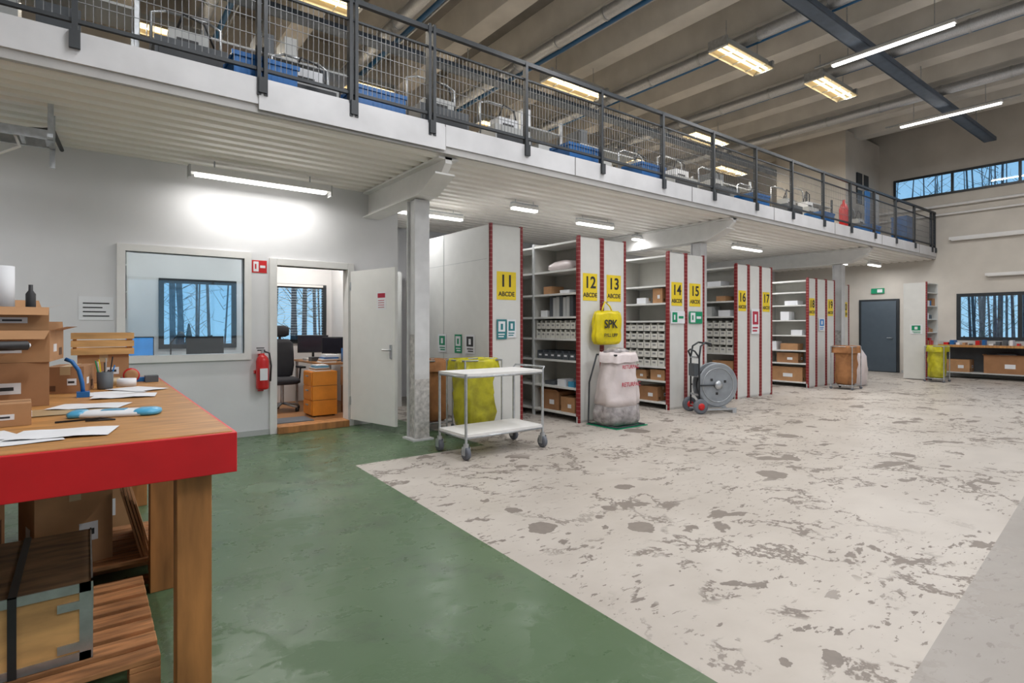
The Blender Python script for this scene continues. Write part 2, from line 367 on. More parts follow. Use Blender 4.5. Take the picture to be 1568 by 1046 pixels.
# ---------------- lights ----------------
def area(par,loc,sx,sy,energy,color,rot=(0,0,0)):
    l=bpy.data.lights.new('lamp_light','AREA'); l.shape='RECTANGLE'; l.size=sx; l.size_y=sy; l.energy=energy; l.color=color
    ob=bpy.data.objects.new('lamp_light',l); COL.objects.link(ob); ob.parent=par; ob.location=Vector(loc)-par.location; ob.rotation_euler=rot
def led(x,y,z,Ln=1.8,ax='y',e=110,top=6.88,name='linear_pendant_light'):
    b=MB(name); h=Ln/2
    def B(l0,l1,w0,w1,z0,z1,m):
        if ax=='y': b.box(x+w0,x+w1,y+l0,y+l1,z0,z1,m)
        else: b.box(x+l0,x+l1,y+w0,y+w1,z0,z1,m)
    B(-h,h,-.05,.05,z,z+.05,white); B(-h+.02,h-.02,-.04,.04,z-.03,z,lum)
    if name[0]=='l': B(-h-.3,h+.3,-.02,.02,z+.05,z+.08,steel)
    else: B(-h,h,-.03,.03,z+.05,z+.08,steel)
    for q in (-h*.7,h*.7):
        p=(x,y+q) if ax=='y' else (x+q,y)
        b.cyl((p[0],p[1],z+.08),(p[0],p[1],top),.006,steel,6)
    ob=b.done(); area(ob,(x,y,z-.04),.08 if ax=='y' else Ln,Ln if ax=='y' else .08,e,(.98,.98,1.0))
def warm(x,y,z=6.3,Ln=1.5,e=70,top=6.88,color=(1,.91,.77)):
    b=MB('industrial_ceiling_light'); h=Ln/2
    b.box(x-h,x+h,y-.10,y+.10,z+.12,z+.2,shelfg)
    b.prism([(y-.10,z+.12),(y-.22,z),(y-.21,z-.005),(y-.09,z+.11)],'x',x-h,x+h,refl); b.prism([(y+.10,z+.12),(y+.22,z),(y+.21,z-.005),(y+.09,z+.11)],'x',x-h,x+h,refl)
    b.box(x-h-.06,x-h,y-.18,y+.18,z,z+.17,steel); b.box(x+h,x+h+.06,y-.18,y+.18,z,z+.17,steel)
    b.cyl((x-h,y-.06,z+.05),(x+h,y-.06,z+.05),.026,lumw,8); b.cyl((x-h,y+.06,z+.05),(x+h,y+.06,z+.05),.026,lumw,8)
    for q in (-.3,0,.3): b.box(x+q*Ln,x+q*Ln+.008,y-.2,y+.2,z-.005,z+.02,steel)
    for q in (-h*.7,h*.7): b.cyl((x+q,y,z+.2),(x+q,y,top),.008,steel,6)
    ob=b.done(); area(ob,(x,y,z+.018),Ln-.05,.07,e,color)
led(10.93,3.7,6.2,1.85,e=100); led(15.6,4.1,6.2,1.9,e=90)
for p in ((4.2,1.2),(0.3,-1.5),(5.5,-3),(10.,-1.5),(15.,-2.5)): led(p[0],p[1],6.2,1.8,e=145)  # added pendants, unseen above and behind the camera, to brighten the hall
led(1.5,3.6,6.2,1.8,e=95); led(6.2,4.2,6.2,1.6,e=95)  # two more added pendants above the view, there for fill light
for p in ((9.65,5.64),(12.3,5.2),(8.05,8.4),(.8,11.),(4.4,11.),(8.3,11.2),(2.6,8.4),(13,8.6),(12.5,11),(16.2,9.9)): warm(*p)
def under(x,y,z=3.2,Ln=1.2,e=16,ax='x'):
    led(x,y,z,Ln,ax,e,top=3.33,name='fluorescent_batten_light')
b=MB('wall_fluorescent_light'); b.box(.95,2.55,7.24,7.38,3.16,3.24,white); b.box(1.0,2.5,7.27,7.35,3.13,3.16,lum); b.box(.93,.95,7.24,7.38,3.1,3.24,shelfg); b.box(2.55,2.57,7.24,7.38,3.1,3.24,shelfg)
for q in(1.2,2.3): b.cyl((q,7.31,3.24),(q,7.31,3.34),.008,steel,6)
ob=b.done(); area(ob,(1.75,7.31,3.115),1.5,.08,20,(1,.98,.95))
under(4.45,8.0,e=28); under(5.35,6.7,e=8,Ln=.5); under(7.2,7.0,e=28,Ln=.9); under(9.4,7.6,e=20,Ln=1.); under(12.2,7.0,e=36); under(16.9,7.0,e=36); under(18.4,6.6,e=22,Ln=.8); under(-1.9,6.4,e=30); under(12.2,8.8,e=20)
b=MB('office_ceiling_light'); b.box(.5,1.7,9.0,9.3,3.1,3.33,white); ob=b.done(); area(ob,(1.1,9.15,3.09),1.1,.25,26,(1,.95,.88))
b=MB('office_ceiling_light'); b.box(2.5,3.3,9.2,9.4,3.1,3.33,white); ob=b.done(); area(ob,(2.9,9.3,3.09),.7,.15,34,(1,.95,.88))

for X in (1.6,4.3,6.96,9.64,12.3,15.2):
    b=MB('ventilation_duct'); b.cyl((X,-6,6.66),(X,11.7,6.66),.11,duct,20)
    y=-5.5
    while y<11.5: b.cyl((X,y,6.66),(X,y+.04,6.66),.12,steel,20); y+=1.2
    b.done(origin=False)
    b=MB('ceiling_pipe'); b.cyl((X+.3,-6,6.70),(X+.3,11.7,6.70),.045,bluepipe,10); b.cyl((X+.42,-6,6.74),(X+.42,11.7,6.74),.02,steel,8); b.done(origin=False)
for Yt in (4.15,9.3):
    b=MB('cable_tray')
    b.box(-3.9,19.3,Yt-.13,Yt-.11,6.36,6.45,graytray); b.box(-3.9,19.3,Yt+.11,Yt+.13,6.36,6.45,graytray); b.box(-3.9,19.3,Yt-.12,Yt+.12,6.36,6.37,graytray)
    x=-3.8
    while x<19: b.box(x,x+.03,Yt-.11,Yt+.11,6.37,6.39,steel); x+=.3
    b.cyl((-3.9,Yt-.05,6.41),(19.3,Yt-.05,6.41),.02,black,6); b.cyl((-3.9,Yt+.04,6.41),(19.3,Yt+.04,6.41),.015,black,6)
    for x in (-2.2,2.6,6,10.4,14,18): b.cyl((x,Yt,6.44),(x,Yt,6.88),.01,steel,6)
    b.done(origin=False)
b=MB('cable_ladder')
for yy in (6.3,6.62): b.box(-1.4,-.22,yy-.012,yy+.012,3.02,3.10,steel)
for i in range(7): b.box(-1.3+i*.17,-1.27+i*.17,6.3,6.62,3.03,3.06,steel)
b.box(-.26,-.22,6.2,6.7,3.02,3.05,steel); b.box(-.26,-.22,6.28,6.31,3.05,3.42,steel); b.box(-.26,-.22,6.62,6.65,2.85,3.42,steel); b.box(-1.2,-1.16,6.44,6.47,3.03,3.42,steel); b.tube([(-1.4,6.4,3.08),(-.6,6.42,3.09),(-.3,6.5,3.15),(-.25,6.9,3.28),(-.2,7.65,3.28)],.02,black)
b.tube([(-.5,6.35,3.1),(-.45,6.4,2.95),(-.6,6.5,2.88),(-.8,6.5,2.95),(-.85,6.45,3.1)],.012,white)
b.done()

# ---------------- shelving ----------------
def shelving(name,xs,y0,y1,h,levels,signs=(),closed=False):
    b=MB(name); x0=xs[0];x1=xs[-1]
    for i in range(len(xs)-1):
        a,c=xs[i],xs[i+1]
        b.box(a+.035,c-.035,y0,y0+.012,.03,h,shelfw)
        for q in (a,c-.04): b.box(q+.002,q+.038,y0-.014,y0+.03,0,h+.02,perfm)
        b.box(a,c,y0+.012,y0+.04,0,.09,shelfw)
    mid=xs[1] if len(xs)>2 else x1
    nb=max(1,round((y1-y0)/1.0)); L=(y1-y0)/nb
    if closed:
        b.box(x0-.012,x0,y0+.02,y1,.03,h,shelfw)
        for k in range(1,nb+1):
            b.box(x0-.016,x0-.012,y0+k*L-.02,y0+k*L,0,h,shelfg)
        b.box(x0-.014,x0-.012,y0+.05,y1,h*.83,h*.83+.008,shelfg)
        b.box(x0,x1,y0+.03,y1,h-.02,h,shelfw)
        b.box(x0,x1,y1-.01,y1,.0,h,shelfw)
    else:
        for k in range(nb+1):
            yy=y0+k*L
            for q in (x0,mid-.03): b.box(q,q+.035,min(yy,y1-.04)+(.03 if k==0 else 0),min(yy,y1-.04)+.04,0,h,perfm if k==0 else shelfg)
            if k>0: b.box(x0+.03,mid-.03,min(yy,y1-.02),min(yy,y1-.02)+.01,.05,h,shelfin)
        b.box(mid-.012,mid-.004,y0+.02,y1,.05,h,shelfin)
        for z in levels: b.box(x0+.008,mid-.01,y0+.02,y1,z-.03,z,shelfw)
        if len(xs)>2:
            b.box(x1-.012,x1-.004,y0+.03,y1,.05,h,shelfw); b.box(mid,x1,y0+.03,y1,h-.03,h,shelfw)
    for (i,t,zc) in signs:
        a,c=xs[i],xs[i+1]; mx_=(a+c)/2; w=(c-a)*.26
        b.box(mx_-w-.02,mx_+w+.02,y0-.004,y0,zc-.2,zc+.2,yellow)
    ob=b.done()
    for (i,t,zc) in signs:
        a,c=xs[i],xs[i+1]; mx_=(a+c)/2
        text(ob,t,.24,(mx_,y0-.006,zc+.06),'-y',black); text(ob,'ABCDE',.09,(mx_,y0-.006,zc-.12),'-y',black)
    return ob
lv=[.12,.5,.9,1.22,1.55,1.9,2.25,2.66]
shelving('shelving_rack',[4.49,5.07],6.4,8.9,2.83,lv,[(0,'11',1.98)],closed=True)
shelving('shelving_rack',[5.66,6.15,6.68],5.85,8.85,2.70,lv,[(0,'12',1.98),(1,'13',1.98)])
lv14=[.12,.48,.72,1.5,1.8,2.1,2.6]
shelving('shelving_rack',[7.73,8.22,8.76],5.85,8.85,2.64,lv14,[(0,'14',1.95),(1,'15',1.95)])
lv16=[.12,.5,.88,1.6,1.9,2.2,2.56]
shelving('shelving_rack',[9.96,10.4,10.85,11.3],5.95,8.95,2.60,lv16,[(0,'16',1.9),(2,'17',1.9)])
lv18=[.12,.55,.85,1.2,1.55,1.9,2.2,2.46]
shelving('shelving_rack',[13.09,13.5,14.0,14.46],6.05,8.9,2.5,lv18,[(0,'18',1.85),(2,'19',1.85)])
shelving('shelving_rack',[15.9,16.4],6.5,9,2.5,lv18,[(0,'20',1.85)])
b=MB('storage_cabinet'); b.box(3.78,4.4,8.95,9.5,0,2.35,shelfw); b.box(3.775,3.78,8.97,9.48,.05,2.3,shelfg); b.box(4.08,4.09,8.94,8.95,.05,2.3,shelfg); b.box(4.02,4.04,8.93,8.95,1.0,1.2,steel); b.done(.004)
def poster(name,ax,c,a0,a1,z0,z1,bg,fg,kind=0):
    b=MB(name)
    def B(p0,p1,q0,q1,m,e):
        if ax=='y': b.box(p0,p1,c-e,c-e+.002,q0,q1,m)
        else: b.box(c-e,c-e+.002,p0,p1,q0,q1,m)
    B(a0,a1,z0,z1,bg,.004); w=a1-a0;h=z1-z0
    if kind==0:
        B(a0+w*.15,a1-w*.15,z0+h*.38,z1-h*.1,fg,.006); B(a0+w*.15,a1-w*.3,z0+h*.1,z0+h*.16,fg,.006); B(a0+w*.15,a1-w*.2,z0+h*.22,z0+h*.28,fg,.006)
        B(a0+w*.38,a1-w*.38,z0+h*.48,z1-h*.22,bg,.008)
    elif kind==1:
        B(a0+w*.1,a0+w*.45,z0+h*.1,z1-h*.1,fg,.006); B(a0+w*.55,a1-w*.1,z0+h*.4,z0+h*.6,fg,.006)
        B(a0+w*.2,a0+w*.3,z0+h*.3,z0+h*.7,bg,.008)
    elif kind==2:
        for k in range(4): B(a0+w*.12,a1-w*(.12+.1*(k%3)),z0+h*(.15+.18*k),z0+h*(.2+.18*k),fg,.006)
    return b.done()
poster('recycling_poster','y',6.386,4.60,4.77,1.22,1.50,teal,paper); poster('recycling_poster','y',6.386,4.78,4.94,1.24,1.50,paper,teal)
poster('recycling_poster','x',4.472,7.55,7.8,1.0,1.28,paper,green); poster('recycling_poster','x',4.472,6.75,7.0,1.0,1.28,paper,black); poster('recycling_poster','x',4.472,7.1,7.3,1.0,1.28,green,paper)
poster('first_aid_sign','y',5.832,7.79,8.17,1.45,1.66,paper,green,1); poster('exit_direction_sign','y',5.832,8.30,8.68,1.45,1.66,green,paper,1)
poster('instruction_notice','y',5.932,10.48,10.78,1.25,1.75,paper,redtxt,0); poster('notice_sheet','y',7.70,-.06,.25,1.47,1.73,paper,black,2)
poster('fire_equipment_sign','y',7.70,1.69,1.87,2.09,2.25,redb,paper,1); poster('notice_sheet','y',6.035,13.6,13.9,1.3,1.6,paper,bluel,0)

def bins(name,x,y0,y1,z,n,rows,rh,mat,lab=binl,dep=.38):
    b=MB(name); w=(y1-y0)/n
    for r in range(rows):
        for i in range(n):
            a=y0+i*w+.006; c=a+w-.012; zz=z+r*rh+.002; t=.006; H=rh-.012
            b.box(x,x+dep,a,c,zz,zz+t,mat); b.box(x,x+dep,a,a+t,zz+t,zz+H,mat); b.box(x,x+dep,c-t,c,zz+t,zz+H,mat); b.box(x+dep-t,x+dep,a+t,c-t,zz+t,zz+H,mat)
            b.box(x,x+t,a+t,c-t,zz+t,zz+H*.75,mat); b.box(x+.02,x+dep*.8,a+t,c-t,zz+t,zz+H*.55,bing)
            b.box(x-.002,x,a+w*.25,c-w*.25,zz+H*.35,zz+H*.55,lab)
    return b.done()
bins('storage_bins',5.69,5.93,6.82,1.22,8,2,.14,binw); bins('storage_bins',5.69,5.93,6.80,.90,6,1,.14,bing,paper)
bins('storage_bins',7.76,5.93,6.83,.72,6,5,.15,binw); bins('storage_bins',9.99,6.03,6.9,.88,6,4,.16,binw); bins('storage_bins',7.76,6.9,7.8,.72,6,5,.15,binw)
bins('storage_bins',9.99,7.0,7.9,.88,6,4,.16,binw)
def cbox(name,x0,x1,y0,y1,z0,z1,rot=0.,mat=card,open_=False,label=True,flap=.7):
    b=MB(name); cx=(x0+x1)/2;cy=(y0+y1)/2; w=(x1-x0)/2;d=(y1-y0)/2
    b.T=Matrix.Translation((cx,cy,z0))@Matrix.Rotation(math.radians(rot),4,'Z'); h=z1-z0; t=.006
    if open_:
        b.box(-w,w,-d,d,0,t,mat); b.box(-w,-w+t,-d,d,t,h,mat);b.box(w-t,w,-d,d,t,h,mat);b.box(-w+t,w-t,-d,-d+t,t,h,mat);b.box(-w+t,w-t,d-t,d,t,h,mat)
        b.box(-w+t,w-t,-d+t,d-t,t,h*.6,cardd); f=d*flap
        b.add([(-w,-d,h),(w,-d,h),(w-.01,-d-f*.7,h-f*.45),(-w+.01,-d-f*.7,h-f*.45)],[(0,1,2,3)],mat)
        b.add([(-w,d,h),(w,d,h),(w-.01,d+f*.5,h+f*.5),(-w+.01,d+f*.5,h+f*.5)],[(0,1,2,3)],mat)
        b.add([(w,-d,h),(w,d,h),(w+f*.7,d-.01,h+f*.2),(w+f*.7,-d+.01,h+f*.2)],[(0,1,2,3)],mat)
        b.add([(-w,-d,h),(-w,d,h),(-w-f*.6,d-.01,h+f*.4),(-w-f*.6,-d+.01,h+f*.4)],[(0,1,2,3)],mat)
    else:
        b.box(-w,w,-d,d,0,h,mat); b.box(-.025,.025,-d-.001,d+.001,h-.05,h+.001,tapew); b.box(-w*.98,w*.98,-.002,.002,h,h+.0012,cardd)
    if label:
        b.box(w*.1,w*.6,-d-.002,-d,h*.3,h*.55,paper); b.box(w,w+.002,-d*.5,-d*.1,h*.3,h*.55,paper); b.box(-w-.002,-w,-d*.5,d*.0,h*.3,h*.55,paper)
        b.box(w*.15,w*.5,-d-.003,-d-.002,h*.38,h*.46,black); b.box(-w*.8,-w*.5,-d-.002,-d,h*.1,h*.3,cardd)
        b.box(w,w+.0015,d*.3,d*.7,h*.15,h*.4,cardd)
    return b.done(.002 if not open_ else 0)
cbox('cardboard_box',5.72,6.05,5.98,6.28,.12,.34,0,card2); cbox('cardboard_box',5.72,6.05,6.35,6.75,.12,.40,3,card,True,flap=.4)
cbox('cardboard_box',7.78,8.05,5.95,6.25,.48,.66,0,card2); cbox('cardboard_box',7.78,8.05,6.35,6.6,.48,.64,0,card2)
cbox('cardboard_box',7.78,8.1,6.1,6.5,.12,.36,0,card); cbox('cardboard_box',10.02,10.3,6.05,6.5,.5,.72,0,card2)
cbox('cardboard_box',13.15,13.45,6.2,7.1,.12,.45,0,card2); cbox('cardboard_box',13.15,13.42,6.3,6.8,.55,.78,0,card); cbox('cardboard_box',13.15,13.45,7.2,8.0,.12,.5,0,card)
cbox('cardboard_box',7.78,8.1,6.0,6.2,1.8,2.05,0,card2); cbox('small_carton',7.78,8.0,6.35,6.55,1.8,1.9,0,paper,label=False)
b=MB('plastic_wrapped_parts'); b.sack((5.88,6.35,2.25),.16,.32,[(.7,0),(1,.04),(.95,.1),(.6,.15),(.1,.17)],pinks,seed=3); b.done()
b=MB('ring_binders')
for i in range(7): b.box(5.72,5.98,6.02+i*.075,6.085+i*.075,1.55,1.86-.01*(i%3),shelfg if i%3 else bing)
b.done()
b=MB('small_parts_cartons')
for (z,y,w,h,m) in ((.5,6.0,.12,.08,ltblue),(.5,6.2,.16,.1,paper),(.5,6.45,.2,.06,bing),(1.9,6.1,.2,.05,paper),(1.9,6.5,.18,.12,card2),(1.55,6.6,.15,.1,paper)): b.box(5.72,5.98,y,y+w,z,z+h,m)
b.done()
b=MB('small_parts_cartons')
for (z,y,w,h,m) in ((1.6,6.1,.25,.12,paper),(1.9,6.2,.2,.1,card2),(1.6,6.5,.2,.2,shelfg),(2.2,6.3,.3,.1,paper)): b.box(10.0,10.3,y,y+w,z,z+h,m)
b.done()
b=MB('small_parts_cartons')
for (z,y,w,h,m) in ((1.2,6.2,.25,.12,paper),(.85,6.3,.4,.15,card2),(1.55,6.5,.2,.2,paper),(1.9,6.3,.3,.1,paper),(.85,6.8,.3,.2,paper)): b.box(13.13,13.4,y,y+w,z,z+h,m)
b.done()
b=MB('tool_shelf_cabinet'); b.box(17.4,17.42,5.04,5.55,0.02,2.55,shelfw); b.box(18.3,18.32,5.04,5.55,.02,2.55,shelfw); b.box(17.42,18.3,5.53,5.55,.02,2.55,shelfin)
for z in (.1,.5,.9,1.25,1.6,1.95,2.3,2.55): b.box(17.42,18.3,5.05,5.53,z-.025,z,shelfw)
b.box(17.39,17.43,5.02,5.05,0,2.57,perfm)
for z in (.5,.9,1.25,1.6,1.95):
    x=17.46
    while x<18.1:
        w=U(.08,.2); b.box(x,x+w,5.1,5.4,z,z+U(.08,.25),random.choice([blue,paper,card2,bing,redb])); x+=w+U(.02,.1)
b.done()
poster('recycling_poster','x',17.395,5.12,5.4,1.2,1.45,paper,green)

b=MB('workbench'); b.box(18.75,19.4,-1,5.3,.84,.90,wood); b.box(18.78,19.38,-1,5.28,.14,.17,shelfg)
for y in (-.9,1.1,3.1,5.2):
    b.box(18.8,18.86,y,y+.06,0,.84,dark); b.box(19.32,19.38,y,y+.06,0,.84,dark)
b.box(19.37,19.4,-1,5.3,.90,1.0,shelfg); b.box(19.36,19.38,-1,5.28,.17,.84,bing)
b.done(.004)
cbox('cardboard_box',18.9,19.3,4.5,5.0,.171,.5,0,card2); cbox('cardboard_box',18.9,19.3,3.35,4.2,.171,.62,0,card,True,flap=.2); cbox('cardboard_box',18.9,19.3,2.3,2.9,.171,.6,0,card2)
b=MB('bench_tool_clutter')
for i in range(22):
    y=5.1-i*.14; h=U(.03,.14); b.box(19.0,19.0+U(.12,.3),y-U(.05,.12),y,.901,.90+h,random.choice([blue,paper,bing,redb,card2,shelfg,bing]))
b.done()
b=MB('black_storage_bag'); b.sack((19.1,3.75,.60),.16,.28,[(.8,0),(1,.03),(.7,.1),(.2,.14)],black,seed=8); b.done()
b=MB('wall_light_fixture'); b.box(XW-.14,XW-.0,3.4,5.1,3.85,3.93,white); b.box(XW-.13,XW-.03,3.45,5.05,3.82,3.85,white); b.done()
b=MB('wall_light_fixture'); b.box(XW-.14,XW-.0,2.9,4.3,2.78,2.85,white); b.box(XW-.13,XW-.03,2.95,4.25,2.76,2.78,white); b.done()

# ---------------- cart ----------------
b=MB('platform_cart'); x0,x1,y0,y1=3.17,4.22,4.95,5.5
for (x,y) in ((x0,y0),(x1,y0),(x0,y1),(x1,y1)):
    b.cyl((x,y,.17),(x,y,.90),.015,steel)
    b.cyl((x,y,.13),(x,y,.17),.03,steel)
    b.box(x-.035,x-.028,y-.03,y+.03,.05,.14,steel);b.box(x+.028,x+.035,y-.03,y+.03,.05,.14,steel)
    b.lathe((x,y-.0,.07),[(.02,-.024),(.065,-.022),(.07,-.012),(.07,.012),(.065,.022),(.02,.024)],rubber,20,'x')
    b.cyl((x-.036,y,.07),(x+.036,y,.07),.02,steel)
b.box(x0-.01,x1+.01,y0-.01,y1+.01,.235,.262,white); b.box(x0-.01,x1+.01,y0-.01,y1+.01,.875,.90,white)
for z in (.225,.865):
    b.tube([(x0,y0,z),(x1,y0,z)],.013,steel);b.tube([(x0,y1,z),(x1,y1,z)],.013,steel);b.tube([(x0,y0,z),(x0,y1,z)],.013,steel);b.tube([(x1,y0,z),(x1,y1,z)],.013,steel)
b.tube([(x1,y0,.8),(x1+.0,y0,.9),(x1+.03,y0,.93),(x1+.03,y1,.93),(x1,y1,.9),(x1,y1,.8)],.012,steel)
b.done()

def stand(name,cx,cy,w,d,h,mat,seed,prof=None,amp=.06):
    b=MB(name)
    for sx in (-1,1):
        for sy in (-1,1):
            b.cyl((cx+sx*w,cy+sy*d,.06),(cx+sx*w,cy+sy*d,h),.011,steel); b.lathe((cx+sx*w,cy+sy*d,.03),[(.01,-.012),(.03,-.01),(.03,.01),(.01,.012)],rubber,12,'x'); b.cyl((cx+sx*w,cy+sy*d,.04),(cx+sx*w,cy+sy*d,.07),.012,steel)
    for z in (.09,h): b.tube([(cx-w,cy-d,z),(cx+w,cy-d,z),(cx+w,cy+d,z),(cx-w,cy+d,z)],.011,steel,closed=True)
    b.box(cx-w,cx+w,cy-d,cy+d,.085,.1,steel)
    prof=prof or [(.6,.10),(.82,.14),(.9,.3),(.82,.42),(.88,.55),(.84,.68),(.9,.78),(.97,h-.02),(1.04,h+.02),(1.08,h-.02),(1.12,h-.14)]
    b.sack((cx,cy,0),w,d,prof,mat,amp=amp,seed=seed,cap=False,n=40)
    return b.done()
stand('yellow_waste_sack_stand',4.0,6.05,.28,.22,.97,ysack,5,amp=.075)
stand('paper_waste_sack_stand',3.85,6.85,.19,.2,.93,brownb,6)
stand('yellow_waste_sack_stand',17.2,4.75,.22,.2,.9,ysack,9)
stand('paper_waste_sack_stand',13.6,5.45,.23,.22,.95,brownb,10)
b=MB('white_waste_sack'); b.sack((14.55,5.6,0),.2,.2,[(.7,0),(1,.06),(1.05,.4),(.9,.7),(.5,.85),(.35,.95)],pinks,seed=12); b.done()
b=MB('return_packaging_sack')
cx,cy=6.02,5.42
b.sack((cx,cy,0),.31,.23,[(.55,.02),(.95,.03),(1.10,.10),(1.13,.2),(1.08,.3)],clears,seed=21,amp=.05,sq=.85,cap=False,n=56)
b.sack((cx,cy,0),.31,.23,[(1.08,.3),(1.04,.4),(1.0,.5),(.97,.6),(.91,.7),(.86,.8),(.80,.9),(.76,1.0),(.82,1.04),(.88,.99),(.95,.9)],pinks,seed=21,amp=.05,sq=.8,cap=False,n=56,sag=.012)
b.tube([(cx-.21,cy-.16,1.0),(cx+.21,cy-.16,1.0),(cx+.21,cy+.2,1.0),(cx-.21,cy+.2,1.0)],.012,dark,closed=True)
for sx in(-1,1): b.tube([(cx+sx*.21,cy+.2,1.0),(cx+sx*.26,cy+.3,.6),(cx+sx*.28,cy+.3,.02),(cx+sx*.28,cy-.25,.02)],.012,dark)
b.tube([(cx-.28,cy-.25,.02),(cx+.28,cy-.25,.02)],.012,dark); b.box(cx-.32,cx+.32,cy-.28,cy+.3,.003,.012,green)
b.sack((cx,cy+.02,1.0),.20,.14,[(.9,0),(.95,.05),(.6,.09),(.2,.1)],clears,seed=23)
ob=b.done()
for z,s,dy in ((.84,.07,-.262),(.60,.08,-.275)):
    text(ob,'RETURPAC',s,(cx-.02,cy+dy,z),'-y',redtxt)
b=MB('yellow_tote_bag'); cx,cy,z=6.14,5.73,1.13
prof=[(.55,.0),(.86,.015),(.98,.06),(1.03,.14),(.99,.22),(1.0,.3),(.97,.38),(.92,.44),(.86,.49),(.80,.47)]
b.sack((cx,cy,z),.29,.06,prof,ybag,seed=31,amp=.05,sq=.7,n=44,sag=.012)
b.tube([(cx-.12,cy,z+.46),(cx-.07,cy+.01,z+.57),(cx,cy+.04,z+.64),(cx+.07,cy+.01,z+.57),(cx+.12,cy,z+.46)],.012,ybag)
b.cyl((cx,cy-.02,z+.63),(cx,cy+.1,z+.63),.008,steel)
ob=b.done(); text(ob,'SPK',.17,(cx,cy-.078,z+.30),'-y',black); text(ob,'FYLL UPP',.07,(cx,cy-.080,z+.14),'-y',black)

b=MB('strapping_reel_trolley'); cx,cy=8.15,5.3
b.T=Matrix.Translation((cx,cy,0))@Matrix.Rotation(math.radians(-25),4,'Z')
galv=M('reel_metal',(.27,.29,.31),.5,.3,var=.15)
galv2=M('reel_metal_dark',(.13,.14,.15),.5,.3,var=.15)
for s in (-1,1): b.tube([(-.30+.0,s*.13,.12),(-.30,s*.13,.9),(-.27,s*.12,1.08),(-.18,s*.10,1.14)],.015,dark)
b.tube([(-.18,-.10,1.14),(-.05,-.06,1.12),(-.02,0,1.08),(-.05,.06,1.12),(-.18,.10,1.14)],.015,dark)
b.tube([(-.30,-.13,.9),(-.36,-.1,1.0),(-.38,0,1.03),(-.36,.1,1.0),(-.30,.13,.9)],.015,dark)
for z in (.3,.6,.9): b.box(-.31,-.29,-.13,.13,z-.015,z+.015,steel)
for s in (-1,1):
    b.lathe((-.30,s*.17,.12),[(.03,-.025),(.09,-.03),(.12,-.02),(.12,.02),(.09,.03),(.03,.025)],rubber,24,'y'); b.lathe((-.30,s*.17,.12),[(.02,-.035),(.055,-.034),(.055,.034),(.02,.035)],redb,20,'y')
b.cyl((-.30,-.2,.12),(-.30,.2,.12),.012,steel)
b.lathe((.06,0,.45),[(.20,-.085),(.34,-.09),(.36,-.08),(.35,-.07),(.20,-.06),(.20,.06),(.35,.07),(.36,.08),(.34,.09),(.20,.085)],galv,48,'y',smooth=False)
b.lathe((.06,0,.45),[(.06,-.082),(.20,-.082),(.20,.082),(.06,.082)],galv2,40,'y',smooth=False)
b.lathe((.06,0,.45),[(.26,-.066),(.30,-.06),(.30,.06),(.26,.066)],black,40,'y')
b.lathe((.06,0,.45),[(.02,-.13),(.07,-.12),(.07,-.083),(.02,-.083)],steel,20,'y')
b.tube([(.06+.275*math.cos(2*math.pi*k/40),-.092,.45+.275*math.sin(2*math.pi*k/40)) for k in range(40)],.006,steel,6,True)
for k in range(3):
    t=k*2*math.pi/3+.4; b.box(.06+.14*math.cos(t)-.02,.06+.14*math.cos(t)+.02,-.09,-.084,.45+.14*math.sin(t)-.02,.45+.14*math.sin(t)+.02,black)
b.tube([(-.3,-.11,.45),(.06,-.11,.45)],.012,dark); b.tube([(-.3,.11,.45),(.06,.11,.45)],.012,dark)
b.box(-.32,.35,-.16,-.13,.05,.08,steel); b.box(-.32,.35,.13,.16,.05,.08,steel); b.box(.28,.35,-.16,.16,0,.05,steel)
b.box(-.36,-.28,-.09,.09,.60,.8,bing)
b.done()

b=MB('fire_extinguisher'); c=(1.79,7.58,.60)
b.lathe(c,[(.055,0),(.072,.01),(.075,.03),(.075,.36),(.065,.40),(.04,.43),(.025,.44),(.025,.46)],redb,24)
b.cyl((c[0],c[1],c[2]+.46),(c[0],c[1],c[2]+.50),.02,steel); b.box(c[0]-.06,c[0]+.03,c[1]-.012,c[1]+.012,c[2]+.49,c[2]+.505,black); b.box(c[0]-.07,c[0]+.02,c[1]-.01,c[1]+.01,c[2]+.52,c[2]+.532,black)
b.tube([(c[0]+.02,c[1],c[2]+.48),(c[0]+.08,c[1]-.01,c[2]+.46),(c[0]+.1,c[1]-.02,c[2]+.3),(c[0]+.09,c[1]-.02,c[2]+.1)],.011,black)
b.box(c[0]-.045,c[0]+.045,c[1]-.079,c[1]-.07,c[2]+.12,c[2]+.27,paper); b.box(c[0]-.08,c[0]+.08,c[1]+.06,7.7,c[2]+.2,c[2]+.24,redb); b.box(c[0]-.03,c[0]+.03,c[1]+.07,7.7,c[2]-.03,c[2]+.45,redb)
b.done()

# ---------------- main work table ----------------
ZT=1.0
b=MB('packing_table')
x0,x1,y0,y1=-2.2,.45,2.36,5.4
b.box(x0,x1,y0,y1,ZT-.035,ZT,wood)
b.box(x0,x1+.012,y0-.02,y0,ZT-.155,ZT-.004,redp); b.box(x1,x1+.014,y0,y1,ZT-.14,ZT-.004,redp)
b.box(x0,x1-.01,y0,y0+.04,ZT-.14,ZT-.035,wood2)
for y in (y0+.04,3.48,y1-.18):
    for x in (.27,-1.2,-2.1): b.box(x,x+.115,y,y+.11,0,ZT-.035,wood2)
b.box(x0,.38,3.50,3.54,.80,ZT-.035,wood2)
b.done(.003)
zt=ZT+.001
cbox('cardboard_box',-.70,-.16,3.66,4.09,zt,1.22,4,card); cbox('cardboard_box',-.66,-.12,3.69,4.11,1.221,1.38,-6,card2,True,flap=.45); cbox('cardboard_box',-.60,-.17,3.76,4.07,1.381,1.50,8,card2,True,flap=.6)
cbox('small_carton',-.44,-.18,2.98,3.16,zt,1.09,4,card2)
